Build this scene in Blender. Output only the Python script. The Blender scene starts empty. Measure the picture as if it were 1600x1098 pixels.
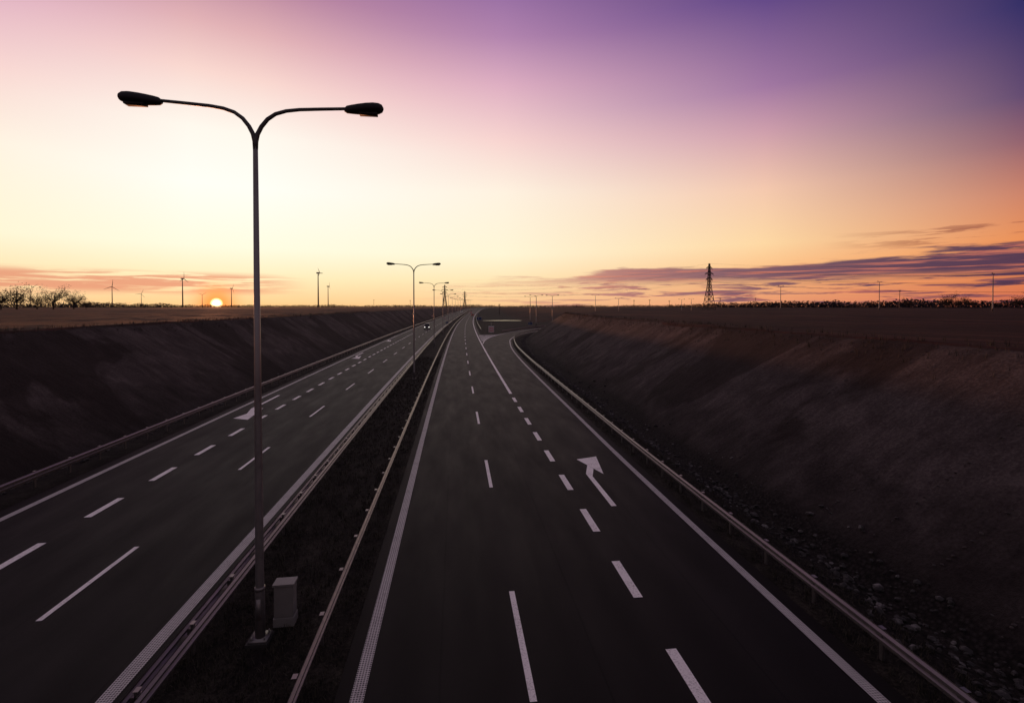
import bpy, bmesh, math, random
import numpy as np
from mathutils import Vector, Matrix, noise
random.seed(7); np.random.seed(7)
R=math.radians
scene=bpy.context.scene
COL=scene.collection
SUN_AZ=-24.3; SUN_EL=0.9
def lin(c):
    r=[]
    for v in c:
        v/=255.0
        r.append(v/12.92 if v<=0.04045 else ((v+0.055)/1.055)**2.4)
    return (r[0],r[1],r[2],1.0)
# ---------------------------------------------------------------- node helper
class NB:
    def __init__(s,tree): s.t=tree; s.n=tree.nodes; s.l=tree.links
    def put(s,sock,v):
        if isinstance(v,bpy.types.NodeSocket): s.l.new(v,sock)
        elif v is not None: sock.default_value=v
    def m(s,op,a,b=None,c=None,clamp=False):
        n=s.n.new('ShaderNodeMath'); n.operation=op; n.use_clamp=clamp
        s.put(n.inputs[0],a)
        if b is not None: s.put(n.inputs[1],b)
        if c is not None: s.put(n.inputs[2],c)
        return n.outputs[0]
    def mix(s,f,a,b,mode='MIX'):
        n=s.n.new('ShaderNodeMix'); n.data_type='RGBA'; n.blend_type=mode; n.clamp_factor=True
        s.put(n.inputs[0],f); s.put(n.inputs[6],a); s.put(n.inputs[7],b)
        return n.outputs[2]
    def step(s,v,lo,hi):
        n=s.n.new('ShaderNodeMapRange'); n.interpolation_type='SMOOTHSTEP'
        s.put(n.inputs[0],v); s.put(n.inputs[1],lo); s.put(n.inputs[2],hi)
        n.inputs[3].default_value=0; n.inputs[4].default_value=1
        return n.outputs[0]
    def lins(s,v,lo,hi,a=0.,b=1.):
        n=s.n.new('ShaderNodeMapRange'); n.clamp=True
        s.put(n.inputs[0],v); s.put(n.inputs[1],lo); s.put(n.inputs[2],hi)
        n.inputs[3].default_value=a; n.inputs[4].default_value=b
        return n.outputs[0]
    def noise(s,vec,scale=1,detail=4,rough=.5,dist=0.):
        n=s.n.new('ShaderNodeTexNoise'); s.put(n.inputs['Vector'],vec)
        n.inputs['Scale'].default_value=scale; n.inputs['Detail'].default_value=detail
        n.inputs['Roughness'].default_value=rough; n.inputs['Distortion'].default_value=dist
        return n.outputs[0]
    def xyz(s,x=0.,y=0.,z=0.):
        n=s.n.new('ShaderNodeCombineXYZ'); s.put(n.inputs[0],x); s.put(n.inputs[1],y); s.put(n.inputs[2],z)
        return n.outputs[0]
    def sep(s,v):
        n=s.n.new('ShaderNodeSeparateXYZ'); s.put(n.inputs[0],v); return n.outputs
    def ramp(s,f,stops):
        n=s.n.new('ShaderNodeValToRGB'); s.put(n.inputs[0],f)
        e=n.color_ramp.elements
        while len(e)>1: e.remove(e[-1])
        e[0].position=stops[0][0]; e[0].color=stops[0][1]
        for p,c in stops[1:]:
            x=e.new(p); x.color=c
        return n.outputs[0]
    def map(s,vec,scale):
        n=s.n.new('ShaderNodeMapping'); s.put(n.inputs[0],vec); n.inputs['Scale'].default_value=scale
        return n.outputs[0]
def newmat(name):
    m=bpy.data.materials.new(name); m.use_nodes=True
    nb=NB(m.node_tree); b=nb.n['Principled BSDF']
    return m,nb,b
def geo(nb): return nb.n.new('ShaderNodeNewGeometry').outputs['Position']
def bump(nb,b,h,strength=.5,dist=.05):
    n=nb.n.new('ShaderNodeBump'); nb.put(n.inputs['Height'],h)
    n.inputs['Strength'].default_value=strength; n.inputs['Distance'].default_value=dist
    nb.l.new(n.outputs[0],b.inputs['Normal'])
# ---------------------------------------------------------------- world
w=bpy.data.worlds.new("World"); scene.world=w; w.use_nodes=True
nb=NB(w.node_tree); bg=nb.n['Background']
tc=nb.n.new('ShaderNodeTexCoord').outputs['Generated']
d=nb.sep(tc)
el=nb.m('MULTIPLY',nb.m('ARCSINE',d[2]),57.2958)
A=nb.m('MULTIPLY',nb.m('ARCTAN2',d[0],d[1]),57.2958)
rel=nb.m('SUBTRACT',A,SUN_AZ)
rel=nb.m('SUBTRACT',rel,nb.m('MULTIPLY',nb.m('ROUND',nb.m('DIVIDE',rel,360.)),360.))
relw=nb.m('ABSOLUTE',rel)
left=nb.m('MULTIPLY',nb.m('LESS_THAN',rel,0.),nb.m('MULTIPLY',relw,0.8))
az=nb.m('ADD',relw,nb.m('MINIMUM',left,40.))
f=nb.m('DIVIDE',nb.m('MAXIMUM',el,0.),60.,clamp=True)
ZEN=(126,116,128)  # out-of-frame zenith, raised together with the back sky to light the ground
cols=[
 [(0,(255,205,140)),(3,(255,238,190)),(6,(255,252,226)),(12,(255,255,246)),(17,(255,249,238)),(22,(250,216,208)),(26,(226,178,182)),(30,(188,136,160)),(34,(158,110,148)),(60,ZEN)],
 [(0,(255,204,146)),(3,(255,230,180)),(6,(255,246,214)),(13,(255,242,224)),(18.5,(248,212,208)),(24,(222,174,194)),(28.5,(178,132,174)),(33,(144,104,160)),(60,ZEN)],
 [(0,(244,158,114)),(3,(252,186,126)),(6.5,(254,216,164)),(12,(244,200,174)),(17.5,(206,158,172)),(21.5,(162,120,162)),(29.5,(90,66,132)),(34,(60,46,104)),(60,ZEN)],
 [(0,(218,108,80)),(4,(244,146,74)),(9,(202,126,102)),(13,(140,90,106)),(16.5,(86,64,108)),(23,(34,38,96)),(32,(22,25,66)),(60,ZEN)],
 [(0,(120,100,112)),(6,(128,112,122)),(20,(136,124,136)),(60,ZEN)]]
rr=[nb.ramp(f,[(p/60.,lin(c)) for p,c in cc]) for cc in cols]
c=nb.mix(nb.lins(az,4,30),rr[0],rr[1])
c=nb.mix(nb.lins(az,30,58),c,rr[2])
c=nb.mix(nb.lins(az,58,78),c,rr[3])
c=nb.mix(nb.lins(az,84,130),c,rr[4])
# clouds: long low stratus bank on the right of the sun, thin streaks on its left
v1=nb.xyz(nb.m('MULTIPLY',A,.07),nb.m('MULTIPLY',el,.8),0.)
n1=nb.noise(v1,1.0,7,.62,.25)
v2=nb.xyz(nb.m('MULTIPLY',A,.14),nb.m('MULTIPLY',el,2.4),3.3)
n2=nb.noise(v2,1.0,6,.62,.4)
v3=nb.xyz(nb.m('MULTIPLY',A,.10),nb.m('MULTIPLY',el,4.2),8.1)
n3=nb.noise(v3,1.0,5,.6,.5)
top=nb.m('MINIMUM',nb.m('ADD',nb.m('MULTIPLY',A,.055),2.9),4.9)
edge=nb.m('ADD',nb.m('SUBTRACT',top,el),nb.m('MULTIPLY',nb.m('SUBTRACT',n1,.5),4.2))
bandm=nb.step(edge,-.15,.4)
azm=nb.step(A,-12.,22.)
low=nb.step(el,3.4,2.1)          # broken up near the horizon
gap=nb.m('MULTIPLY',nb.step(n2,.40,.50),low)
cm=nb.m('MULTIPLY',nb.m('MULTIPLY',bandm,azm),nb.m('SUBTRACT',1.,nb.m('MULTIPLY',gap,.88)))
ccol=nb.ramp(nb.lins(A,-5.,60.),[(0,lin((240,180,145))),(.3,lin((190,128,122))),(.55,lin((120,84,102))),(.8,lin((72,53,84))),(1,lin((54,42,76)))])
ccol=nb.mix(nb.m('MULTIPLY',nb.step(n3,.50,.62),.6),ccol,lin((226,126,100)))
c=nb.mix(nb.m('MULTIPLY',cm,.95),c,ccol)
# wisps above on the far right
wm=nb.m('MULTIPLY',nb.m('MULTIPLY',nb.step(el,5.0,5.8),nb.step(el,7.6,6.4)),nb.step(A,38.,50.))
wm=nb.m('MULTIPLY',wm,nb.step(n2,.50,.60))
wm=nb.m('MULTIPLY',wm,nb.step(A,95.,75.))
c=nb.mix(nb.m('MULTIPLY',wm,.75),c,lin((140,72,64)))
# streaks left
lm=nb.m('MULTIPLY',nb.m('MULTIPLY',nb.step(el,.9,1.8),nb.step(el,3.6,2.8)),nb.step(A,-15.,-23.))
lm=nb.m('MULTIPLY',lm,nb.step(n2,.36,.50))
c=nb.mix(nb.m('MULTIPLY',lm,.85),c,lin((228,148,118)))
# sun
sv=Vector((math.sin(R(SUN_AZ)),math.cos(R(SUN_AZ)),math.tan(R(0.30)))).normalized()
vd=nb.n.new('ShaderNodeVectorMath'); vd.operation='DOT_PRODUCT'
nb.l.new(tc,vd.inputs[0]); vd.inputs[1].default_value=sv
ang=nb.m('MULTIPLY',nb.m('ARCCOSINE',nb.m('MINIMUM',vd.outputs['Value'],1.)),57.2958)
disc=nb.step(ang,.62,.16)
glow=nb.m('POWER',nb.step(ang,3.4,.2),1.7)
c=nb.mix(nb.m('MULTIPLY',glow,.97),c,(1.3,.36,.07,1))
c=nb.mix(disc,c,(7.,3.8,1.6,1))
# physical sky contribution
sky=nb.n.new('ShaderNodeTexSky'); sky.sky_type='NISHITA'; sky.sun_disc=False
sky.sun_elevation=R(SUN_EL); sky.sun_rotation=R(360+SUN_AZ)
skc=nb.mix(1.0,sky.outputs[0],(.003,.003,.003,1),'MULTIPLY')
c=nb.mix(1.0,c,skc,'ADD')
below=nb.step(el,0.,-1.5)
c=nb.mix(below,c,(.03,.02,.02,1))
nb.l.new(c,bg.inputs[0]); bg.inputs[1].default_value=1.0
# sun lamp
sl=bpy.data.lights.new('sun','SUN'); sl.energy=2.2; sl.angle=R(.5); sl.color=(1,.36,.16)
so=bpy.data.objects.new('sun',sl); COL.objects.link(so)
sd=Vector((math.sin(R(SUN_AZ))*math.cos(R(SUN_EL)),math.cos(R(SUN_AZ))*math.cos(R(SUN_EL)),math.sin(R(SUN_EL))))
so.rotation_mode='QUATERNION'; so.rotation_quaternion=sd.to_track_quat('Z','Y'); so.location=(0,0,60)
# ---------------------------------------------------------------- layout functions
H=6.4
def cc(s):
    s=np.asarray(s,float); a=np.clip(s,0,900)
    return a*a/14000.+np.clip(s-900,0,None)*(900/7000.)
def zr(s):
    s=np.asarray(s,float); t=np.clip((s-260)/620.,0,1); return 5.7*t*t*(3-2*t)
# outer (right hand) edge line of slip road
EP=[(8.55,-80),(8.55,-40),(8.6,-10),(8.6,10),(8.7,24),(8.95,36),(9.3,52),(9.85,72),(10.8,92),(12.1,107),(13.4,118),(16.2,131),(24,153),(42,184),(72,218),(118,248),(190,275),(320,305),(700,360),(3000,600),(6000,900)]
def catmull(P,step=2.0):
    out=[]
    P=[np.array(p,float) for p in P]
    P=[2*P[0]-P[1]]+P+[2*P[-1]-P[-2]]
    for i in range(1,len(P)-2):
        p0,p1,p2,p3=P[i-1:i+3]
        # centripetal
        def tj(ti,a,b): return ti+np.linalg.norm(b-a)**.5
        t0=0;t1=tj(t0,p0,p1);t2=tj(t1,p1,p2);t3=tj(t2,p2,p3)
        n=max(1,min(40,int(np.linalg.norm(p2-p1)/step)))
        for k in range(n):
            t=t1+(t2-t1)*k/n
            A1=(t1-t)/(t1-t0)*p0+(t-t0)/(t1-t0)*p1
            A2=(t2-t)/(t2-t1)*p1+(t-t1)/(t2-t1)*p2
            A3=(t3-t)/(t3-t2)*p2+(t-t2)/(t3-t2)*p3
            B1=(t2-t)/(t2-t0)*A1+(t-t0)/(t2-t0)*A2
            B2=(t3-t)/(t3-t1)*A2+(t-t1)/(t3-t1)*A3
            out.append((t2-t)/(t2-t1)*B1+(t-t1)/(t2-t1)*B2)
    out.append(P[-2]); return np.array(out)
E=catmull(EP)
Ed=np.gradient(E,axis=0); Ed/=np.linalg.norm(Ed,axis=1)[:,None]
En=np.stack([Ed[:,1],-Ed[:,0]],1)       # pointing right
def ex(y): return float(np.interp(y,E[:,1],E[:,0]))
def sdist(X,Y):
    best=np.full(X.shape,1e9); sg=np.zeros(X.shape)
    for i in range(len(E)-1):
        a=E[i]; b=E[i+1]; ab=b-a; L=ab@ab
        t=np.clip(((X-a[0])*ab[0]+(Y-a[1])*ab[1])/L,0,1)
        dx=X-a[0]-t*ab[0]; dy=Y-a[1]-t*ab[1]
        dd=dx*dx+dy*dy
        m=dd<best
        best=np.where(m,dd,best)
        sg=np.where(m,np.sign(dx*ab[1]-dy*ab[0]),sg)
    return np.sqrt(best)*sg
def smooth(t): t=np.clip(t,0,1); return t*t*(3-2*t)
def terrain(X,Y):
    X=np.asarray(X,float);Y=np.asarray(Y,float)
    u=X-cc(Y); sd_=sdist(X,Y)
    tl=np.clip((-20.3-u)/9.4,0,1)
    tr=np.clip((sd_-3.7)/9.7,0,1)
    dd=np.minimum(u-8.,-sd_-8.5)
    ti=smooth(dd/130.)*.98
    t=np.where(u<0,tl,np.where(sd_>0,tr,np.where(dd>0,ti,0)))
    slope=np.where((t>0)&(t<1),1.,0.)*np.where((u>0)&(sd_<0),0.,1.)
    z0=zr(Y); z=z0+(H-z0)*t
    # shallow ditches at toe of slopes
    dit=np.exp(-((sd_-3.2)/.7)**2)*.28*np.where(u>0,1,0)+np.exp(-((-19.9-u)/.5)**2)*.2
    return z-dit,t,u,sd_,slope
def hz(x,y):
    z,_,_,_,_=terrain(np.array([float(x)]),np.array([float(y)])); return float(z[0])
# ---------------------------------------------------------------- mesh helpers
def mesh_obj(name,verts,faces,mat=None,smooth_=False,parent=None,uv=None):
    me=bpy.data.meshes.new(name); me.from_pydata([tuple(v) for v in verts],[],faces)
    if mat:
        for m in (mat if isinstance(mat,list) else [mat]): me.materials.append(m)
    if smooth_: me.polygons.foreach_set('use_smooth',[True]*len(me.polygons))
    if uv is not None:
        l=me.uv_layers.new(name='UVMap'); idx=np.empty(len(me.loops),int); me.loops.foreach_get('vertex_index',idx)
        l.data.foreach_set('uv',np.asarray(uv,float)[idx].ravel())
    me.update()
    o=bpy.data.objects.new(name,me); COL.objects.link(o)
    if parent: o.parent=parent
    return o
class MB:
    """mesh accumulator"""
    def __init__(s): s.v=[]; s.f=[]; s.mi=[]
    def add(s,v,f,mi=0):
        o=len(s.v); s.v+= [tuple(x) for x in v]; s.f+=[tuple(i+o for i in q) for q in f]; s.mi+=[mi]*len(f)
    def box(s,c,sz,mi=0,M=None,taper=1.):
        x,y,z=[k/2 for k in sz]
        vs=[]
        for dz in(-1,1):
            k=taper if dz>0 else 1.
            for dx,dy in((-1,-1),(1,-1),(1,1),(-1,1)):
                vs.append(Vector((dx*x*k,dy*y*k,dz*z))+Vector(c))
        if M: vs=[M@v for v in vs]
        s.add(vs,[(3,2,1,0),(4,5,6,7),(0,1,5,4),(1,2,6,5),(2,3,7,6),(3,0,4,7)],mi)
    def tube(s,pts,rad,n=10,mi=0,cap=True):
        pts=[Vector(p) for p in pts]
        if not hasattr(rad,'__len__'): rad=[rad]*len(pts)
        rings=[];prev=None
        for i,p in enumerate(pts):
            t=(pts[min(i+1,len(pts)-1)]-pts[max(i-1,0)]).normalized()
            if prev is None:
                a=Vector((0,0,1)) if abs(t.z)<.9 else Vector((1,0,0))
                x=t.cross(a).normalized()
            else: x=(prev-t*prev.dot(t)).normalized()
            prev=x; y=t.cross(x)
            rings.append([p+(x*math.cos(2*math.pi*k/n)+y*math.sin(2*math.pi*k/n))*rad[i] for k in range(n)])
        v=[q for r in rings for q in r]; f=[]
        for i in range(len(pts)-1):
            for k in range(n):
                a=i*n+k;b=i*n+(k+1)%n
                f.append((a,b,b+n,a+n))
        if cap: f.append(tuple(range(n-1,-1,-1))); f.append(tuple(range((len(pts)-1)*n,len(pts)*n)))
        s.add(v,f,mi)
    def obj(s,name,mats,smooth_=False,parent=None):
        o=mesh_obj(name,s.v,s.f,mats if isinstance(mats,list) else [mats],smooth_,parent)
        o.data.polygons.foreach_set('material_index',s.mi); o.data.update()
        return o
# ---------------------------------------------------------------- materials
# asphalt (UV = metres across, metres along)
def asphalt(name,base=.0072):
    m,nb,b=newmat(name)
    uvn=nb.n.new('ShaderNodeUVMap').outputs[0]; u,v,_=nb.sep(uvn)
    P=geo(nb)
    fine=nb.noise(P,38,3,.7); mid=nb.noise(nb.map(P,(1.1,.22,1)),1,5,.62); big=nb.noise(P,.09,4,.55)
    tr=nb.m('COSINE',nb.m('MULTIPLY',u,2*math.pi/1.76))
    k=nb.m('ADD',nb.m('MULTIPLY',fine,.7),nb.m('MULTIPLY',mid,.55))
    k=nb.m('ADD',k,nb.m('MULTIPLY',big,.6))
    k=nb.m('ADD',k,nb.m('MULTIPLY',tr,.09))
    colr=nb.ramp(nb.m('MULTIPLY',k,.55),[(.28,(base*.4,base*.34,base*.34,1)),(.5,(base,base*.84,base*.83,1)),(.72,(base*2.4,base*2.0,base*1.95,1))])
    # paving seams
    sm=nb.m('ABSOLUTE',nb.m('SUBTRACT',nb.m('FRACT',nb.m('ADD',nb.m('DIVIDE',nb.m('ADD',u,nb.m('MULTIPLY',nb.noise(P,.6,2),.06)),3.52),.03)),.5))
    seam=nb.step(sm,.010,.003)
    colr=nb.mix(nb.m('MULTIPLY',seam,.6),colr,(.002,.002,.002,1))
    st=nb.step(nb.noise(nb.map(P,(.9,.16,1)),.8,3,.6),.60,.72)
    colr=nb.mix(nb.m('MULTIPLY',st,.35),colr,(.004,.0036,.0036,1))
    nb.l.new(colr,b.inputs['Base Color'])
    nb.l.new(nb.lins(nb.m('ADD',nb.m('MULTIPLY',mid,.5),nb.m('MULTIPLY',fine,.5)),.3,.7,.5,.78),b.inputs['Roughness'])
    b.inputs['Specular IOR Level'].default_value=.09
    bump(nb,b,fine,.35,.01)
    return m
M_asph=asphalt('asphalt'); M_asph2=asphalt('asphalt_slip',.007)
def paint(name,dots=False,val=.62):
    m,nb,b=newmat(name); P=geo(nb)
    wear=nb.noise(P,22,4,.7); w2=nb.noise(P,1.6,3,.6)
    colr=nb.mix(nb.step(nb.m('ADD',wear,nb.m('MULTIPLY',w2,.4)),.66,.96),(val,val*.96,val*.93,1),(val*.45,val*.42,val*.41,1))
    if dots:
        x,y,z=nb.sep(P)
        a=nb.m('SINE',nb.m('MULTIPLY',nb.m('ADD',x,y),52.)); c2=nb.m('SINE',nb.m('MULTIPLY',nb.m('SUBTRACT',y,x),52.))
        dm=nb.step(nb.m('MULTIPLY',a,c2),-.05,.3)
        colr=nb.mix(nb.m('MULTIPLY',dm,.85),colr,(.022,.02,.021,1))
    nb.l.new(colr,b.inputs['Base Color']); b.inputs['Roughness'].default_value=.6
    b.inputs['Specular IOR Level'].default_value=.3
    return m
M_paint=paint('road_paint',False,.88); M_paintd=paint('road_paint_profiled',True,.6)
# steel
def steel(name,v=.3,metal=.75,rough=.42):
    m,nb,b=newmat(name); P=geo(nb)
    n=nb.noise(P,9,4,.6); n2=nb.noise(P,1.1,2)
    nb.l.new(nb.mix(nb.m('MULTIPLY',nb.m('ADD',n,n2),.5),(v*.55,v*.5,v*.49,1),(v*1.25,v*1.16,v*1.12,1)),b.inputs['Base Color'])
    b.inputs['Metallic'].default_value=metal
    nb.l.new(nb.lins(n,.3,.7,rough-.08,rough+.14),b.inputs['Roughness'])
    return m
M_steel=steel('galvanised_steel',.22,.75,.38); M_pole=steel('pole_steel',.24,.55,.40)
M_arm=steel('arm_steel',.06,.3,.5)
def plain(name,c,rough=.6,metal=0,var=.25,scale=6,emit=None):
    m,nb,b=newmat(name); P=geo(nb); n=nb.noise(P,scale,4,.6)
    a=tuple(x*(1-var) for x in c)+(1,); d=tuple(min(1,x*(1+var)) for x in c)+(1,)
    nb.l.new(nb.mix(n,a,d),b.inputs['Base Color']); b.inputs['Roughness'].default_value=rough; b.inputs['Metallic'].default_value=metal
    if emit: b.inputs['Emission Color'].default_value=emit[0]; b.inputs['Emission Strength'].default_value=emit[1]
    return m
M_head=plain('lamp_head_plastic',(.006,.005,.006),.75)
M_glass=plain('lamp_glass',(.01,.01,.01),.7)
M_dark=plain('dark_structure',(.025,.016,.016),.7)
M_conc=plain('concrete',(.22,.21,.2),.85,0,.25,3)
M_found=plain('foundation_concrete',(.03,.028,.026),.9,0,.3,5)
M_box=plain('cabinet_paint',(.19,.18,.17),.6,0,.2,3)
M_leaf=plain('foliage',(.02,.012,.008),.9,0,.5,.6)
M_leafd=plain('distant_foliage',(.02,.012,.016),.95,0,.4,.02)
M_bark=plain('bark',(.03,.02,.016),.9)
M_turb=plain('turbine_paint',(.16,.10,.09),.6)
# ---------------------------------------------------------------- ground
def grow(a,b,st,g):
    o=[a]
    while o[-1]<b: o.append(o[-1]+st); st*=g
    return o
ur=grow(60,6000,1.,1.12)
us=np.array([-x for x in grow(46,6000,1.,1.12)][::-1]+list(np.arange(-45.2,-19,.55))+list(np.arange(-18.6,8.5,1.5))+list(np.arange(8.7,29,.5))+list(np.arange(29.5,59.5,1.))+ur)
ss=np.array(list(np.arange(-80,0,4.))+list(np.arange(0,300,1.4))+grow(300.5,7000,2.,1.06))
US,SS=np.meshgrid(us,ss)
XX=US+cc(SS); YY=SS
Z,T,UU,SD,SL=terrain(XX,YY)
ny,nx=XX.shape
flat=((UU>-18.9)&(UU<6.5))|((UU>0)&(SD<1.2)&(SD>-8))
Zf=Z.copy()
for j in range(ny):
    for i in range(nx):
        x=XX[j,i];y=YY[j,i]
        if y>700 or abs(UU[j,i])>300: 
            if abs(UU[j,i])>300: Zf[j,i]+= .25*noise.noise((x*.003,y*.003,1.))-.1
            continue
        t=T[j,i]
        if SL[j,i]>0:
            e=math.sin(math.pi*min(1,max(0,t)))**.6
            Zf[j,i]+=e*(.26*noise.noise((x*.05,y*.14,0))+.10*noise.noise((x*.12,y*.7,3.))+.05*noise.noise((x*.9,y*.9,7.)))
        elif t>=1:
            Zf[j,i]+=.09*noise.noise((x*.3,y*.3,2.))+.10*noise.noise((x*.05,y*.05,9.))-.05
        elif not flat[j,i]:
            Zf[j,i]+=.06*noise.noise((x*.9,y*.9,5.))
Zf-= .012
Zf[flat]=zr(YY[flat])-.03
verts=np.stack([XX.ravel(),YY.ravel(),Zf.ravel()],1)
idx=np.arange(ny*nx).reshape(ny,nx)
faces=np.stack([idx[:-1,:-1].ravel(),idx[:-1,1:].ravel(),idx[1:,1:].ravel(),idx[1:,:-1].ravel()],1)
m,nb,b=newmat('earth')
P=geo(nb); at=nb.n.new('ShaderNodeAttribute'); at.attribute_name='zone'; zx,zy,zz=nb.sep(at.outputs['Color'])
# bare slope
sA=nb.noise(nb.map(P,(.06,.10,.06)),1,5,.6,.6); sB=nb.noise(nb.map(P,(.4,2.0,.4)),1,5,.65,.3); sC=nb.noise(P,9,5,.75)
sD=nb.noise(P,.5,5,.6,.5)
k=nb.m('ADD',nb.m('ADD',nb.m('MULTIPLY',sB,.22),nb.m('MULTIPLY',sC,.45)),nb.m('MULTIPLY',sD,.33))
x_,y_,z_=nb.sep(P)
slc=nb.ramp(k,[(.36,(.018,.0135,.013,1)),(.5,(.052,.041,.040,1)),(.64,(.105,.086,.083,1))])
slc=nb.mix(nb.m('MULTIPLY',nb.step(sA,.50,.56),.72),slc,(.014,.0088,.0078,1))
# lower part of the slope blended to a darker tone
lowtone=nb.step(nb.m('ADD',z_,nb.m('MULTIPLY',nb.m('SUBTRACT',sD,.5),3.)),3.0,.2)
slc=nb.mix(nb.m('MULTIPLY',lowtone,.6),slc,(.012,.0095,.0092,1))
# field: reddish soil, with the low sun's red glow put into the colour
fur=nb.noise(nb.xyz(nb.m('MULTIPLY',nb.m('ADD',x_,nb.m('MULTIPLY',y_,.22)),.9),nb.m('MULTIPLY',y_,.03),0.),1,4,.6)
fA=nb.noise(P,.035,5,.6,.4); fB=nb.noise(P,3.5,5,.7)
fk=nb.m('ADD',nb.m('ADD',nb.m('MULTIPLY',fur,.5),nb.m('MULTIPLY',fA,.3)),nb.m('MULTIPLY',fB,.2))
fic=nb.ramp(fk,[(.36,(.009,.004,.0035,1)),(.5,(.028,.0105,.008,1)),(.64,(.08,.028,.019,1))])
# verge / median: dry grass and soil
vA=nb.noise(P,14,5,.7); vB=nb.noise(P,.8,4,.6)
vgc=nb.ramp(nb.m('ADD',nb.m('MULTIPLY',vA,.6),nb.m('MULTIPLY',vB,.4)),[(.38,(.006,.005,.0045,1)),(.5,(.016,.0135,.011,1)),(.62,(.045,.039,.031,1))])
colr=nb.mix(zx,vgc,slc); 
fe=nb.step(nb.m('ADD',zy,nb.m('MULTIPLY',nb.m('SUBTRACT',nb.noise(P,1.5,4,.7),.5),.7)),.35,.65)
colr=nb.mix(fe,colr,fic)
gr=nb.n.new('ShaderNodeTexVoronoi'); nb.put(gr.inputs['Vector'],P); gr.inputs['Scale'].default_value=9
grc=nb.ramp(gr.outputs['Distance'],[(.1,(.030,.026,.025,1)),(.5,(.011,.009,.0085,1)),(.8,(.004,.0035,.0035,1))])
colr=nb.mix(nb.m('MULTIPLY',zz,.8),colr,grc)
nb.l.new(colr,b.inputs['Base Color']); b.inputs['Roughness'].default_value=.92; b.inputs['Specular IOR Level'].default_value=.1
hh=nb.m('ADD',nb.m('ADD',nb.m('MULTIPLY',sC,.35),nb.m('MULTIPLY',sB,.6)),nb.m('MULTIPLY',nb.noise(P,25,3,.7),.2))
bump(nb,b,hh,.7,.15)
M_earth=m
g=mesh_obj('ground',verts,[tuple(int(q) for q in f_) for f_ in faces],M_earth,True)
ca=g.data.color_attributes.new('zone','FLOAT_COLOR','POINT')
fld=np.where(T>=.97,1.,np.where((UU>0)&(SD<0)&(T>0),np.clip(T*6,0,1),0.))
slp=np.clip(SL+0*T,0,1)
dit=np.where((UU>0)&(SD>1.4)&(SD<4.4),1.,0.)+np.where((UU<-18.6)&(UU>-20.4),.8,0.)
ca.data.foreach_set('color',np.stack([slp.ravel(),fld.ravel(),np.clip(dit,0,1).ravel(),np.ones(slp.size)],1).ravel())
# ---------------------------------------------------------------- road sheets
def strip(name,stations,lf,rf,z,mat,n=2):
    """sheet between world-X functions lf(s), rf(s)"""
    V=[];UVs=[];F=[]
    for s in stations:
        a=lf(s);b_=rf(s);c0=float(cc(s))
        for k in range(n+1):
            x=a+(b_-a)*k/n
            V.append((x,s,float(zr(s))+z)); UVs.append((x-c0-1.57,s))
    for j in range(len(stations)-1):
        for k in range(n):
            q=j*(n+1)+k; F.append((q,q+1,q+n+2,q+n+1))
    return mesh_obj(name,V,F,mat,True,uv=UVs)
st_main=[s for s in ss if s<2600]
C=lambda s: float(cc(s))
def redge(s):
    if s<=139: return max(ex(s)+.55 if s<108 else ex(s)-1.5, C(s)+6.)
    return C(s)+6.0
st_r=sorted(set(list(st_main)+[139.0,139.05]))
strip('road',st_r,lambda s:C(s)-2.45,redge,.0,M_asph,3)
strip('road',st_main,lambda s:C(s)-17.7,lambda s:C(s)-6.55,.0,M_asph,3)
# slip road following E
i0=int(np.argmin(abs(E[:,1]-96))); i1=int(np.argmin(abs(E[:,0]-700)))
V=[];F=[];UVs=[];dist=0
for i in range(i0,i1):
    if i>i0: dist+=float(np.linalg.norm(E[i]-E[i-1]))
    for o in(-6.5,.55):
        p=E[i]+En[i]*o; V.append((p[0],p[1],.004)); UVs.append((o,dist))
for j in range(i1-i0-1): F.append((2*j,2*j+1,2*j+3,2*j+2))
mesh_obj('exit_ramp',V,F,M_asph2,True,uv=UVs)
# ---------------------------------------------------------------- markings
mk=MB(); ZM=.009
def quadline(u0,u1,s0,s1,mi=0,step=6.):
    n=max(1,int((s1-s0)/step)); 
    v=[];f=[]
    for k in range(n+1):
        s=s0+(s1-s0)*k/n; z=float(zr(s))+ZM+ (0 if s<260 else .01)
        v+=[(u0+C(s),s,z),(u1+C(s),s,z)]
    for k in range(n): f.append((2*k,2*k+1,2*k+3,2*k+2))
    mk.add(v,f,mi)
def dashes(u,wd,start,ln,per,end,mi=0):
    s=start
    while s<end:
        quadline(u-wd/2,u+wd/2,s,s+ln,mi,step=3.); s+=per
quadline(-2.14,-1.86,-60,1500,1)
dashes(1.57,.15,10.1-12*4,3.9,11.9,900)
dashes(5.0,.26,12.9-4*12,1.95,4.0,42)
quadline(4.86,5.12,44.8,1500,0)
quadline(-7.24,-6.90,-60,1500,1)
dashes(-10.55,.15,13.7-11.7*4,3.9,11.7,900)
dashes(-13.9,.26,20.3-3.95*14,1.9,3.95,150)
quadline(-17.12,-16.84,-60,900,1)
def eline(o0,o1,y0,y1,mi=0,z=ZM+.004,xmax=600):
    ii=[i for i in range(len(E)) if y0<=E[i,1]<=y1 and E[i,0]<xmax]
    v=[];f=[]
    for i in ii:
        a=E[i]+En[i]*o0;b_=E[i]+En[i]*o1; v+=[(a[0],a[1],z),(b_[0],b_[1],z)]
    for k in range(len(ii)-1): f.append((2*k,2*k+1,2*k+3,2*k+2))
    mk.add(v,f,mi)
eline(-.12,.14,-60,400,1)
eline(-6.0,-5.8,103,400,0)
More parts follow.
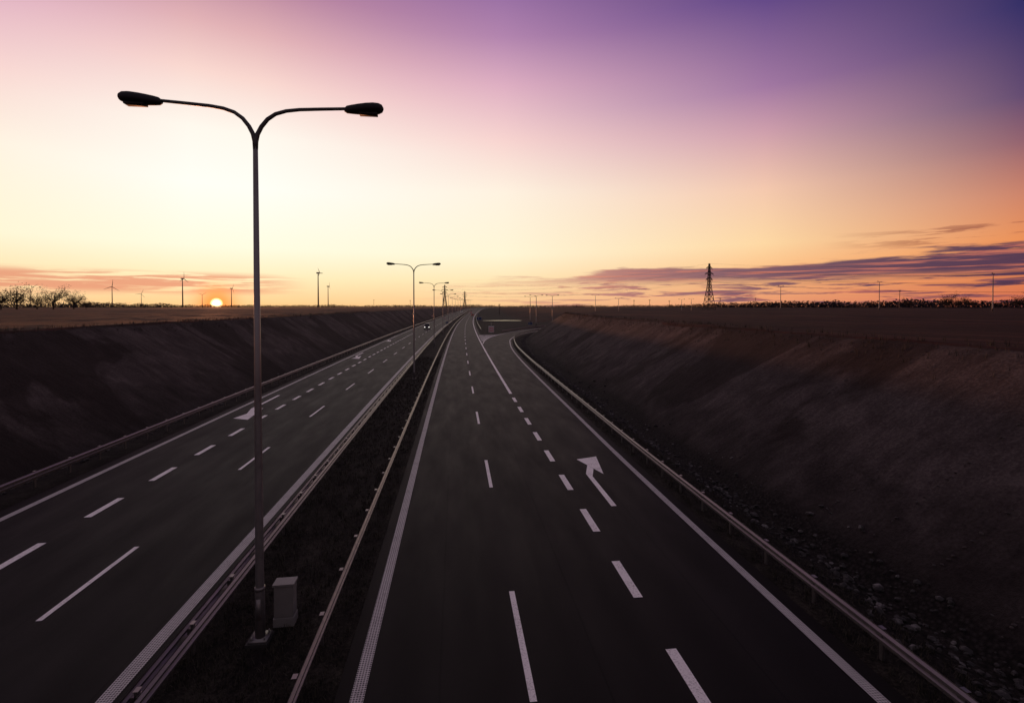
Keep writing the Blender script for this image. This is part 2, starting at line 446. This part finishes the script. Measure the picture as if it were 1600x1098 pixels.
# gore hatching
s=106.
while s<137:
    x0=5.35+C(s); x1=ex(s+2.6)-6.1
    if x1-x0>.4: mk.add([(x0,s,ZM+.003),(x1,s+2.4,ZM+.003),(x1,s+3.2,ZM+.003),(x0,s+.8,ZM+.003)],[(0,1,2,3)],0)
    s+=2.2
# arrows
def arrow(x,y,ux=1,uy=1,L=5.0,wd=1.):
    z=ZM
    def tr(p): return (x+ux*p[0]*wd,y+uy*p[1],z)
    def face(ps):
        v=[tr(p) for p in ps]; f=tuple(range(len(ps)))
        if ux*uy<0: f=f[::-1]
        mk.add(v,[f],0)
    face([(-.11,0),(.11,0),(.11,L*.56),(-.11,L*.62)])
    face([(-.11,L*.62),(.11,L*.56),(.46,L*.73),(.30,L*.82)])
    face([(.0,L*.98),(.72,L*.60),(1.15,L*1.04)])
arrow(6.35,19.0,1,1,6.2)
arrow(6.7,-14.,1,1,6.2)
arrow(-15.75,46.5,1,-1,9.5,1.05)
arrow(-15.8,88,1,-1,10,1.1)
arrow(-15.8,126,1,-1,10,1.1)
mk.obj('road_markings',[M_paint,M_paintd])
# ---------------------------------------------------------------- guardrails
WP=[(.0,.0),(.0,.03),(.055,.075),(.055,.12),(.0,.16),(.0,.19),(.055,.23),(.055,.275),(.0,.32),(.0,.35)]
def guardrail(pts,side,post=2.0,double=False):
    """pts: list of (x,y,z) top-view line; side=+1 face towards +normal"""
    P_=[Vector(p) for p in pts]; mb=MB(); n=len(WP)
    acc=0.;nextp=0.
    tt=[]
    for i,p in enumerate(P_):
        t=(P_[min(i+1,len(P_)-1)]-P_[max(i-1,0)]); t.z=0; t.normalize(); tt.append(t)
        if i: acc+=(p-P_[i-1]).length
        if acc>=nextp:
            nextp+=post
            ang=math.atan2(t.y,t.x)
            M=Matrix.Translation(p)@Matrix.Rotation(ang,4,'Z')
            mb.box((0,0,.31),(.10,.06,.86),0,M)
            for sd2 in ((1,-1) if double else (side,)):
                mb.box((0,-sd2*.055,.585),(.16,.07,.14),0,M)
            mb.box((0,.0,.745),(.14,.10,.012),0,M)
    for sd2 in ((1,-1) if double else (side,)):
        v=[];f=[]
        for p,t in zip(P_,tt):
            nr=Vector((t.y,-t.x,0))*sd2
            for (o,h) in WP: v.append(p+nr*(o+(.13 if double else .07))+Vector((0,0,.41+h)))
        for i in range(len(P_)-1):
            for k in range(n-1):
                a=i*n+k; q=(a,a+1,a+n+1,a+n); f.append(q if sd2>0 else q[::-1])
        mb.add(v,f,0)
    mb.tube([p+Vector((0,0,.40)) for p in P_[::2]],.022,5)
    return mb.obj('guardrail',M_steel)
def seq(u,a,b_):
    o=[];s=a
    while s<b_:
        o.append((u+C(s),s,float(zr(s))-.03)); s+=2. if s<160 else 6.
    return o
guardrail(seq(-6.02,-30,700),-1,double=True)
guardrail(seq(-3.15,-30,700),1)
guardrail(seq(-18.55,-30,500),1)
ii=[i for i in range(len(E)) if -30<E[i,1] and E[i,0]<200]
rp=[]
for i in ii:
    p=E[i]+En[i]*1.05
    if not rp or (Vector((p[0],p[1],0))-Vector(rp[-1])).length>1.7: rp.append((p[0],p[1],0.))
guardrail([(a,b_,-.03) for a,b_,_ in rp],-1)
ii=[i for i in range(len(E)) if 146<E[i,1] and E[i,0]<120]
guardrail([((E[i]-En[i]*7.4)[0],(E[i]-En[i]*7.4)[1],-.03) for i in ii],1)
guardrail([(7.0+C(s),s,float(zr(s))-.03) for s in range(165,560,5)],-1)
# ---------------------------------------------------------------- street lamps
def lamp_meshes():
    pole=MB()
    pts=[(0,0,.05),(0,0,1.2),(0,0,1.25),(0,0,6),(0,0,11.75)]
    pole.tube(pts,[.115,.108,.098,.078,.055],14)
    pole.box((0,0,.03),(.42,.42,.05)); 
    for a in range(4):
        x=.15*(1 if a%2 else -1);y=.15*(1 if a//2 else -1); pole.tube([(x,y,.04),(x,y,.12)],.018,6)
    pole.tube([(0,0,1.18),(0,0,1.26)],.118,14)
    pole.box((0,-.10,.75),(.1,.03,.5))
    arms=MB()
    for sx in(-1,1):
        ap=[(0,11.65),(.01,11.85),(.05,12.02),(.14,12.2),(.28,12.38),(.46,12.51),(.7,12.59),(1.0,12.635),(1.5,12.67),(2.15,12.71)]
        arms.tube([(sx*a,0,b_) for a,b_ in ap],[.056,.056,.052,.049,.047,.044,.042,.040,.038,.036],10)
    heads=MB()
    for sx in(-1,1):
        prof=[(2.04,.05,.05),(2.10,.10,.10),(2.22,.125,.12),(2.36,.16,.135),(2.55,.19,.15),(2.72,.19,.155),(2.84,.165,.14),(2.92,.11,.10),(2.955,.03,.03)]
        n=14;v=[];f=[]
        for (x,wy,wz) in prof:
            for k in range(n):
                a=2*math.pi*k/n; zz_=math.sin(a)*wz*(1.0 if math.sin(a)>0 else .75)
                v.append((sx*x,math.cos(a)*wy,12.67+(x-2.0)*.07+zz_))
        for i in range(len(prof)-1):
            for k in range(n):
                a=i*n+k;b_=i*n+(k+1)%n
                q=(a,b_,b_+n,a+n); f.append(q if sx<0 else q[::-1])
        f.append(tuple(range(n)) ); f.append(tuple(range((len(prof)-1)*n,len(prof)*n)))
        heads.add(v,f,0)
        heads.box((sx*2.6,0,12.60),(.42,.2,.05),1)
    return pole,arms,heads
pm,am,hm=lamp_meshes(); tmpl=None
def street_lamp(x,y,z,rot=0,sc=1.,thick=1.):
    global tmpl
    e=bpy.data.objects.new('street_lamp',None); COL.objects.link(e)
    if tmpl is None:
        a=pm.obj('pole',M_pole,True,e); b_=am.obj('arms',M_arm,True,e); c_=hm.obj('lamp_heads',[M_head,M_glass],True,e)
        tmpl=(a.data,b_.data,c_.data)
    else:
        for nme,dta in zip(('pole','arms','lamp_heads'),tmpl):
            o=bpy.data.objects.new(nme,dta); COL.objects.link(o); o.parent=e
            if nme=='pole': o.scale=(thick,thick,1)
    e.location=(x,y,z); e.rotation_euler=(0,0,rot); e.scale=(sc,)*3
    return e
for k in range(14):
    s=12.3+43.*k
    street_lamp(C(s)-4.66,s,float(zr(s))+(.04 if k==0 else -.01),-math.atan(s/7000.))
def polar(b_,dist): return dist*math.sin(R(b_)),dist*math.cos(R(b_))
for b_,dist,rot,sc in [(51,232,.6,1),(43.4,272,.6,1),(35.3,300,.5,1),(26.7,345,.5,.95),(25.7,285,.5,.95),(18.9,300,.4,.95),(16.3,325,.3,1),(9.5,205,-.4,1),(8.8,240,-.3,.98),(60,230,.6,1)]:
    x,y=polar(b_,dist); street_lamp(x,y,hz(x,y),rot,sc,1.9)
street_lamp(40.0,199,hz(40,199),-.6,1.,1.6)
# ---------------------------------------------------------------- cabinet
e=bpy.data.objects.new('utility_cabinet',None); COL.objects.link(e)
mb=MB(); mb.box((0,0,.1),(.5,.34,.24)); mb.obj('plinth',M_conc,False,e)
mb=MB(); mb.box((0,0,.62),(.46,.30,.82)); mb.box((0,-.152,.62),(.40,.012,.74)); mb.box((.15,-.163,.62),(.025,.02,.12)); o=mb.obj('body',M_box,False,e)
mb=MB(); mb.box((0,0,1.05),(.52,.36,.05)); mb.obj('lid',M_box,False,e)
e.location=(-4.28,12.95,-.03); e.rotation_euler=(0,0,.03)
mb=MB(); mb.box((-4.66,12.3,-.04),(.5,.5,.18)); mb.obj('lamp_foundation',M_found)
# ---------------------------------------------------------------- stones
ico=bmesh.new(); bmesh.ops.create_icosphere(ico,subdivisions=1,radius=1.)
iv=[v.co.copy() for v in ico.verts]; ifc=[tuple(v.index for v in f_.verts) for f_ in ico.faces]; ico.free()
def stones(n,fn,mat,name):
    V=[];F=[]
    for _ in range(n):
        x,y,r=fn(); 
        V.append((x,y,r))
    X=np.array([v[0] for v in V]);Y=np.array([v[1] for v in V]); Zs=terrain(X,Y)[0]
    mb=MB()
    for (x,y,r),z in zip(V,Zs):
        sc=Vector((r*random.uniform(.7,1.4),r*random.uniform(.7,1.4),r*random.uniform(.4,.8)))
        M=Matrix.Translation((x,y,z+r*.15))@Matrix.Rotation(random.uniform(0,6.3),4,'Z')@Matrix.Rotation(random.uniform(-.5,.5),4,'X')
        mb.add([M@Vector((a.x*sc.x*random.uniform(.8,1.2),a.y*sc.y*random.uniform(.8,1.2),a.z*sc.z)) for a in iv],ifc)
    return mb.obj(name,mat)
m,nb,b=newmat('stone'); P=geo(nb)
nb.l.new(nb.ramp(nb.noise(P,2.6,3,.6),[(.40,(.010,.009,.0085,1)),(.56,(.032,.028,.027,1)),(.70,(.16,.15,.146,1))]),b.inputs['Base Color']); b.inputs['Roughness'].default_value=.85
M_stone=m
def fr():
    y=4+145*random.random()**1.5; k=int(np.argmin(abs(E[:,1]-y))); o=random.gauss(3.2,.36) if random.random()<.8 else random.uniform(1.8,4.8)
    p=E[k]+En[k]*o+Ed[k]*random.uniform(-1,1); return p[0],p[1],random.choice([.03,.04,.05,.06,.08,.11])*random.uniform(.8,1.2)
stones(2800,fr,M_stone,'stones')
def fl():
    y=4+120*random.random(); return -19.75+random.gauss(0,.28)+C(y),y,random.choice([.04,.06,.09,.12])
stones(1100,fl,M_stone,'stones')
def fs():
    y=5+110*random.random(); k=int(np.argmin(abs(E[:,1]-y))); p=E[k]+En[k]*random.uniform(4,13); return p[0],p[1],random.choice([.02,.03,.04,.05])
stones(1800,fs,plain('clod',(.045,.036,.035),.95,0,.4,2),'soil_clods')
# ---------------------------------------------------------------- grass
def grass(n,fn,name,mat,hmin=.08,hmax=.25):
    pts=[fn() for _ in range(n)]
    Zs=terrain(np.array([p[0] for p in pts]),np.array([p[1] for p in pts]))[0]
    mb=MB()
    for (x,y),z in zip(pts,Zs):
        for k in range(5):
            a=random.uniform(0,6.28);h=random.uniform(hmin,hmax);wd=.008+.006*random.random();l=random.uniform(.02,.12)
            dx,dy=math.cos(a),math.sin(a); bx=x+random.uniform(-.08,.08);by=y+random.uniform(-.08,.08)
            mb.add([(bx-dy*wd,by+dx*wd,z-.04),(bx+dy*wd,by-dx*wd,z-.04),(bx+dx*l,by+dy*l,z+h)],[(0,1,2)])
    return mb.obj(name,mat)
M_gr=plain('dry_grass',(.035,.030,.02),.9,0,.5,2)
def gm():
    while True:
        y=4+75*random.random()**1.6; u=random.uniform(-6.4,-2.6)
        if abs(u+4.66)>.38 or abs(y-12.3)>.38: return u+C(y),y
grass(7000,gm,'grass',M_gr,.05,.16)
def gv():
    y=5+90*random.random()**1.5; return ex(y)+random.uniform(.8,2.6),y
grass(3500,gv,'grass',M_gr,.05,.18)
def gt():
    y=15+150*random.random(); return (ex(y)+13.2+random.gauss(0,.8),y) if random.random()<.5 else (-29.8+C(y)+random.gauss(0,.8),y)
grass(2500,gt,'grass',M_gr,.1,.35)
# ---------------------------------------------------------------- trees
def tree(x,y,h,name='tree'):
    z=hz(x,y); e=bpy.data.objects.new(name,None); COL.objects.link(e); e.location=(x,y,z)
    tr=MB(); th=h*.25
    tr.tube([(0,0,-.2),(.1,0,th*.5),(0,.1,th)],[h*.03,h*.022,h*.017],7)
    lf=MB(); tips=[]
    for k in range(15):
        a=k*2.4+random.random(); l=h*random.uniform(.25,.46); up=random.uniform(.15,1.5)
        q=Vector((math.cos(a)*l*.85,math.sin(a)*l*.85,l*up)); st=Vector((0,0,th*random.uniform(.8,1.1)))
        md=st+q*.5+Vector((0,0,-.03*h)); tr.tube([st,md,st+q],[h*.012,h*.008,h*.003],5)
        tips+= [st+q*.45,st+q*.75,st+q*1.0]
    for t in tips:
        r=h*random.uniform(.09,.15)
        for _ in range(40):
            p=t+Vector((random.gauss(0,r*.7),random.gauss(0,r*.7),random.gauss(0,r*.5)))
            s_=h*random.uniform(.012,.03); a=Vector((random.gauss(0,1),random.gauss(0,1),random.gauss(0,1))).normalized()*s_
            c_=Vector((random.gauss(0,1),random.gauss(0,1),random.gauss(0,1))).normalized()*s_
            lf.add([p-a,p+c_,p+a],[(0,1,2)])
    tr.obj('trunk',M_bark,True,e); lf.obj('crown',M_leaf,False,e)
for b_,dd,h in [(-39.4,430,15),(-38.5,430,18),(-37.3,450,13),(-36.3,450,17),(-35.0,450,15),(-34.2,480,9),(-40.6,450,16),(-42,460,15),(48.2,760,22),(48.9,780,15),(49.5,850,18),(52.6,760,19),(53.4,800,20),(45.5,850,15)]:
    x,y=polar(b_,dd); tree(x,y,h)
# distant hedges and woods: one object
lf=MB()
def clump(x,y,z,h,wd,n):
    for _ in range(n):
        q=random.random(); p=Vector((x+random.gauss(0,wd*.4),y+random.gauss(0,wd*.4),z+h*(q**.8)*random.uniform(.5,1)))
        s_=h*.16
        a=Vector((random.gauss(0,1),random.gauss(0,1),random.gauss(0,1))).normalized()*s_
        c_=Vector((random.gauss(0,1),random.gauss(0,1),random.gauss(0,1))).normalized()*s_
        lf.add([p-a,p+c_,p+a],[(0,1,2)])
b_=-60.
while b_<75:
    dens=.55+.45*noise.noise((b_*.25,0,0))+.35*noise.noise((b_*1.3,4,0))
    if b_>24: hh_=6+12*max(0,dens)*min(1,(b_-22)/14); dist=1000
    elif b_<-28: hh_=5+8*max(0,dens); dist=1100
    else: hh_=4+7*max(0,dens); dist=1500
    dist*=random.uniform(.95,1.1)
    x,y=polar(b_,dist); clump(x,y,5.5,hh_,hh_*1.0,44)
    b_+=.12
lf.obj('distant_trees',M_leafd)
# ---------------------------------------------------------------- wind turbines
def turbine(b_,dist,hub,rot,blade,yaw=None):
    x,y=polar(b_,dist); e=bpy.data.objects.new('wind_turbine',None); COL.objects.link(e); e.location=(x,y,6.)
    e.rotation_euler=(0,0,-R(b_)+(yaw or 0))
    t=MB(); t.tube([(0,0,-1),(0,0,hub*.5),(0,0,hub)],[1.9,1.5,1.0],10); t.obj('tower',M_turb,True,e)
    n_=MB(); n_.box((0,.5,hub+1),(3.,8,3.4)); n_.tube([(0,-3.5,hub+1),(0,-6,hub+1)],[1.4,.5],10); n_.obj('nacelle',M_turb,False,e)
    bl=MB()
    for k in range(3):
        a=rot+k*2*math.pi/3; M=Matrix.Translation((0,-5,hub+1))@Matrix.Rotation(a,4,'Y')
        sec=[(1,.9,.9),(blade*.2,1.5,.5),(blade*.6,1.0,.3),(blade,.3,.12)]
        v=[];f=[]
        for zz_,wx,wy in sec: v+=[M@Vector(q) for q in ((-wx*.4,0,zz_),(0,-wy,zz_),(wx,0,zz_),(0,wy,zz_))]
        for i in range(3):
            for q in range(4): f.append((i*4+q,i*4+(q+1)%4,i*4+4+(q+1)%4,i*4+4+q))
        f.append((12,13,14,15)); bl.add(v,f)
    bl.obj('rotor_blades',M_turb,False,e)
for t_ in [(-37.7,3300,84,.8,40),(-32.4,2450,78,.1,28),(-30.3,3800,80,.4,32),(-27.1,1800,86,.0,21,.9),(-23.,2400,78,.5,26,1.1),(-14.8,1400,90,1.57,15,.9),(-13.8,2050,80,.2,18,1.3),(-36.2,4000,80,.3,30),(-25.5,3900,80,1.,30)]:
    turbine(*t_)
# ---------------------------------------------------------------- pylons
def pylon(b_,dist,h,yaw,th=.2):
    x,y=polar(b_,dist); mb=MB()
    M=Matrix.Translation((x,y,hz(x,y)-.2))@Matrix.Rotation(yaw,4,'Z')
    def hw(t): return (h*.095*(1-t/.55)+h*.028*(t/.55)) if t<.55 else h*.028*(1-(t-.55)/.45*.65)
    lv=[0,.13,.25,.35,.44,.52,.59,.66,.73,.80,.87,.94,1.]
    def cr(t): k=hw(t); return [Vector((sx*k,sy*k,t*h)) for sx,sy in((-1,-1),(1,-1),(1,1),(-1,1))]
    def st(a,c_,r=th): mb.tube([M@a,M@c_],r,4,cap=False)
    for a,c_ in zip(lv[:-1],lv[1:]):
        A_,B_=cr(a),cr(c_)
        for k in range(4):
            st(A_[k],B_[k],th*1.3); st(A_[k],B_[(k+1)%4],th*.7); st(A_[(k+1)%4],B_[k],th*.7); st(B_[k],B_[(k+1)%4],th*.7)
    ends=[]
    for t,L in((.66,.11),(.78,.14),(.90,.10)):
        for sx in(-1,1):
            k=hw(t); tip=Vector((sx*h*L,0,t*h+.2)); ends.append(M@(tip-Vector((0,0,1.6))))
            for sy in(-1,1):
                st(Vector((sx*k,sy*k,t*h)),tip); st(Vector((sx*k,sy*k,(t+.045)*h)),tip)
            st(tip,tip-Vector((0,0,1.6)),.1)
    ends.append(M@Vector((0,0,h)))
    mb.obj('power_pylon',M_dark)
    return ends
pa=pylon(28.5,425,38,.45)
pb=pylon(-1.1,830,38,.2,.25)
pc_=pylon(95,420,37,.45)
pd_=pylon(1.2,1100,36,.2,.25)
wr=MB()
def wire(a,b_,sag):
    pts=[a.lerp(b_,k/16)-Vector((0,0,sag*4*(k/16)*(1-k/16))) for k in range(17)]
    wr.tube(pts,.035,4,cap=False)
for i in range(7):
    wire(pa[i],pb[i],9); wire(pa[i],pc_[i],14); wire(pb[i],pd_[i],5)
wr.obj('power_lines',M_dark)
def upole(b_,dist,h):
    x,y=polar(b_,dist); z=hz(x,y); mb=MB()
    mb.tube([(x,y,z-.2),(x,y,z+h)],[.26,.2],7); mb.box((x,y,z+h-.4),(2.6,.25,.25)); mb.box((x,y,z+h-1.3),(1.8,.25,.25))
    mb.obj('utility_pole',M_dark)
for b_,dist,h in [(44.9,560,19),(29.6,500,10),(22.3,600,10),(20.6,640,10),(24.4,620,9),(47.5,600,10),(33,640,12),(5.2,420,9),(-9,900,14),(-5,800,12)]: upole(b_,dist,h)
# ---------------------------------------------------------------- cars
M_car=plain('car_paint_dark',(.02,.02,.024),.3,.3,.1); M_carw=plain('car_paint_light',(.25,.24,.24),.35,.2,.1)
M_tyre=plain('tyre',(.012,.012,.012),.85); M_win=plain('window_glass',(.01,.01,.012),.1)
M_hl=plain('headlight',(.8,.8,.75),.3,0,.05,6,((1,.95,.88,1),1.6)); M_tl=plain('tail_light',(.4,.01,.01),.3,0,.05,6,((1,.05,.02,1),1.2))
def car(x,y,z,yaw,mat,lit=M_hl,tall=1.,sc=1.):
    e=bpy.data.objects.new('car',None); COL.objects.link(e); e.location=(x,y,z); e.rotation_euler=(0,0,yaw); e.scale=(sc,)*3
    prof=[(-2.2,.35),(-2.25,.75),(-2.1,1.0),(-1.75,1.08),(-.0,1.05),(1.0,1.0),(1.9,.86),(2.2,.68),(2.22,.35)]
    top=[(-1.95,1.05),(-1.7,1.5*tall),(-1.2,1.58*tall),(.1,1.55*tall),(.45,1.42*tall),(1.1,.99)]
    def ext(pr,wb,wt,mi,mb):
        n=len(pr); zs=[p[1] for p in pr]; lo,hi=min(zs),max(zs); v=[]
        for sx in(-1,1):
            for yy,zz_ in pr: v.append((sx*(wb+(wt-wb)*((zz_-lo)/(hi-lo))),yy,zz_))
        f=[tuple(range(n)),tuple(range(2*n-1,n-1,-1))]+[(i,i+n,(i+1)%n+n,(i+1)%n) for i in range(n)]
        mb.add(v,f,mi)
    b1=MB(); ext(prof,.88,.86,0,b1); ext(top,.80,.62,0,b1); o=b1.obj('body',mat,False,e)
    bv=o.modifiers.new('b','BEVEL'); bv.width=.05; bv.segments=2
    g1=MB()
    g1.add([(-.62,.52,1.38*tall),(.62,.52,1.38*tall),(.76,1.1,1.03),(-.76,1.1,1.03)],[(0,1,2,3)])
    g1.add([(-.6,-1.80,1.42*tall),(.6,-1.80,1.42*tall),(.74,-2.0,1.1),(-.74,-2.0,1.1)],[(3,2,1,0)])
    for sx in(-1,1): g1.add([(sx*.81,-1.6,1.1),(sx*.81,.8,1.08),(sx*.69,.35,1.4*tall),(sx*.69,-1.5,1.44*tall)],[(0,1,2,3)])
    g1.obj('windows',M_win,False,e)
    wh=MB()
    for sx in(-1,1):
        for yy in(-1.4,1.35): wh.tube([(sx*.68,yy,.34),(sx*.9,yy,.34)],.34,18)
    wh.obj('wheels',M_tyre,False,e)
    l=MB()
    for sx in(-1,1): l.box((sx*.66,2.2,.68),(.34,.08,.2))
    l.obj('headlights',M_hl,False,e)
    l=MB()
    for sx in(-1,1): l.box((sx*.7,-2.24,.82),(.25,.06,.2))
    l.obj('tail_lights',M_tl,False,e)
car(C(178)-11.9,178,0,math.pi,M_car,tall=1.2,sc=1.12)
car(C(395)+3.3,395,float(zr(395))+.01,-.05,M_car)
car(C(470)+.0,470,float(zr(470))+.01,-.06,M_carw)
car(C(520)-12,520,float(zr(520))+.01,math.pi,M_car)
# ---------------------------------------------------------------- signs
M_red=plain('sign_red',(.4,.02,.02),.4,0,.05); M_white=plain('sign_white',(.6,.6,.6),.4,0,.05); M_blue=plain('sign_blue',(.015,.035,.11),.5,0,.05)
def sign(x,y,kind,name='traffic_sign',h=2.2,sc=1.):
    z=hz(x,y); e=bpy.data.objects.new(name,None); COL.objects.link(e); e.location=(x,y,z); e.scale=(sc,)*3
    p=MB(); 
    if kind=='board':
        for sx in(-1.2,1.2): p.tube([(sx,.05,-.2),(sx,.05,h+1.8)],.05,8)
    else: p.tube([(0,.05,-.2),(0,.05,h+.7)],.035,8)
    p.obj('post',M_steel,True,e)
    q=MB()
    if kind=='round':
        q.tube([(0,0,h+.3),(0,.02,h+.3)],.42,24,0); q.tube([(0,-.006,h+.3),(0,-.003,h+.3)],.31,24,1)
        q.obj('plate',[M_red,M_white],False,e)
    elif kind=='gore':
        q.box((0,0,1.2),(1.3,.03,1.5),1)
        for k in range(3):
            zz_=.62+k*.42
            for sx in(-1,1):
                q.add([(0,-.019,zz_+.3),(0,-.019,zz_+.08),(sx*.6,-.019,zz_-.12),(sx*.6,-.019,zz_+.1)],[(0,1,2,3) if sx>0 else (3,2,1,0)],0)
        q.obj('plate',[M_red,M_white],False,e)
    elif kind=='keep':
        q.tube([(0,0,h+.3),(0,.02,h+.3)],.42,24,0); q.box((0,-.01,h+.3),(.09,.012,.5),1); q.obj('plate',[M_blue,M_white],False,e)
    else:
        q.box((0,0,h+.8),(3.2,.04,1.9),1); q.box((0,-.024,h+.8),(3.06,.012,1.76),0)
        q.box((-.4,-.034,h+.75),(.12,.008,1.1),1); q.add([(-.62,-.036,h+1.2),(-.18,-.036,h+1.2),(-.4,-.036,h+1.55)],[(0,1,2)],1)
        q.obj('plate',[M_blue,M_white],False,e)
sign(10.6,142,'gore','chevron_sign',sc=1.2)
sign(-4.6,240,'round'); sign(C(250)+8,250,'board','direction_sign',1.6,.8); sign(C(330)+8,330,'keep'); sign(31,200,'board','direction_sign',1.0,.55)
sign(-4.6+C(170),170,'keep'); sign(-19.6+C(300),300,'round')
# pond
m,nb,b=newmat('water'); b.inputs['Base Color'].default_value=(.02,.018,.02,1); b.inputs['Roughness'].default_value=.2; b.inputs['Specular IOR Level'].default_value=.25
bump(nb,b,nb.noise(geo(nb),2,2),.3,.05)
px,py=27,262; v=[];n=28
hs=[hz(px+dx,py) for dx in(-9,0,9)]
for k in range(n):
    a=2*math.pi*k/n; r=1+.35*noise.noise((math.cos(a)*1.6,math.sin(a)*1.6,0)); v.append((px+11*r*math.cos(a),py+4.5*r*math.sin(a),max(hs)+.05))
mesh_obj('pond',v,[tuple(range(n))],m)
# ---------------------------------------------------------------- overpass (viewpoint stands on it)
mb=MB()
mb.box((-4,-7.6,5.75),(74,12.4,1.1)); mb.box((-4,-1.55,6.55),(74,.35,.5)); mb.box((-4,-13.6,6.55),(74,.35,.5))
for x in(-4.6,):
    for yy in(-11,-7.5,-4): mb.tube([(x,yy,-.5),(x,yy,5.2)],.5,16)
mb.box((-37,-7.6,3.),(6,12,5.)); mb.box((30,-7.6,3.),(6,12,5.))
for yy in(-1.55,-13.6):
    for zz_ in(7.1,7.45): mb.tube([(-40,yy,zz_),(32,yy,zz_)],.03,6)
    for k in range(37): mb.tube([(-40+2*k,yy,6.75),(-40+2*k,yy,7.45)],.03,6)
mb.obj('overpass_bridge',M_conc)
# ---------------------------------------------------------------- camera
cam=bpy.data.cameras.new('camera'); co=bpy.data.objects.new('camera',cam); COL.objects.link(co)
co.location=(0,0,8.0); co.rotation_euler=(R(90-1.1),0,R(-6.68))
cam.sensor_width=36; cam.lens=17.3; cam.shift_y=-.0345; cam.clip_start=.1; cam.clip_end=20000
scene.camera=co
scene.view_settings.view_transform='Standard'; scene.view_settings.look='None'; scene.view_settings.exposure=0
print('done')
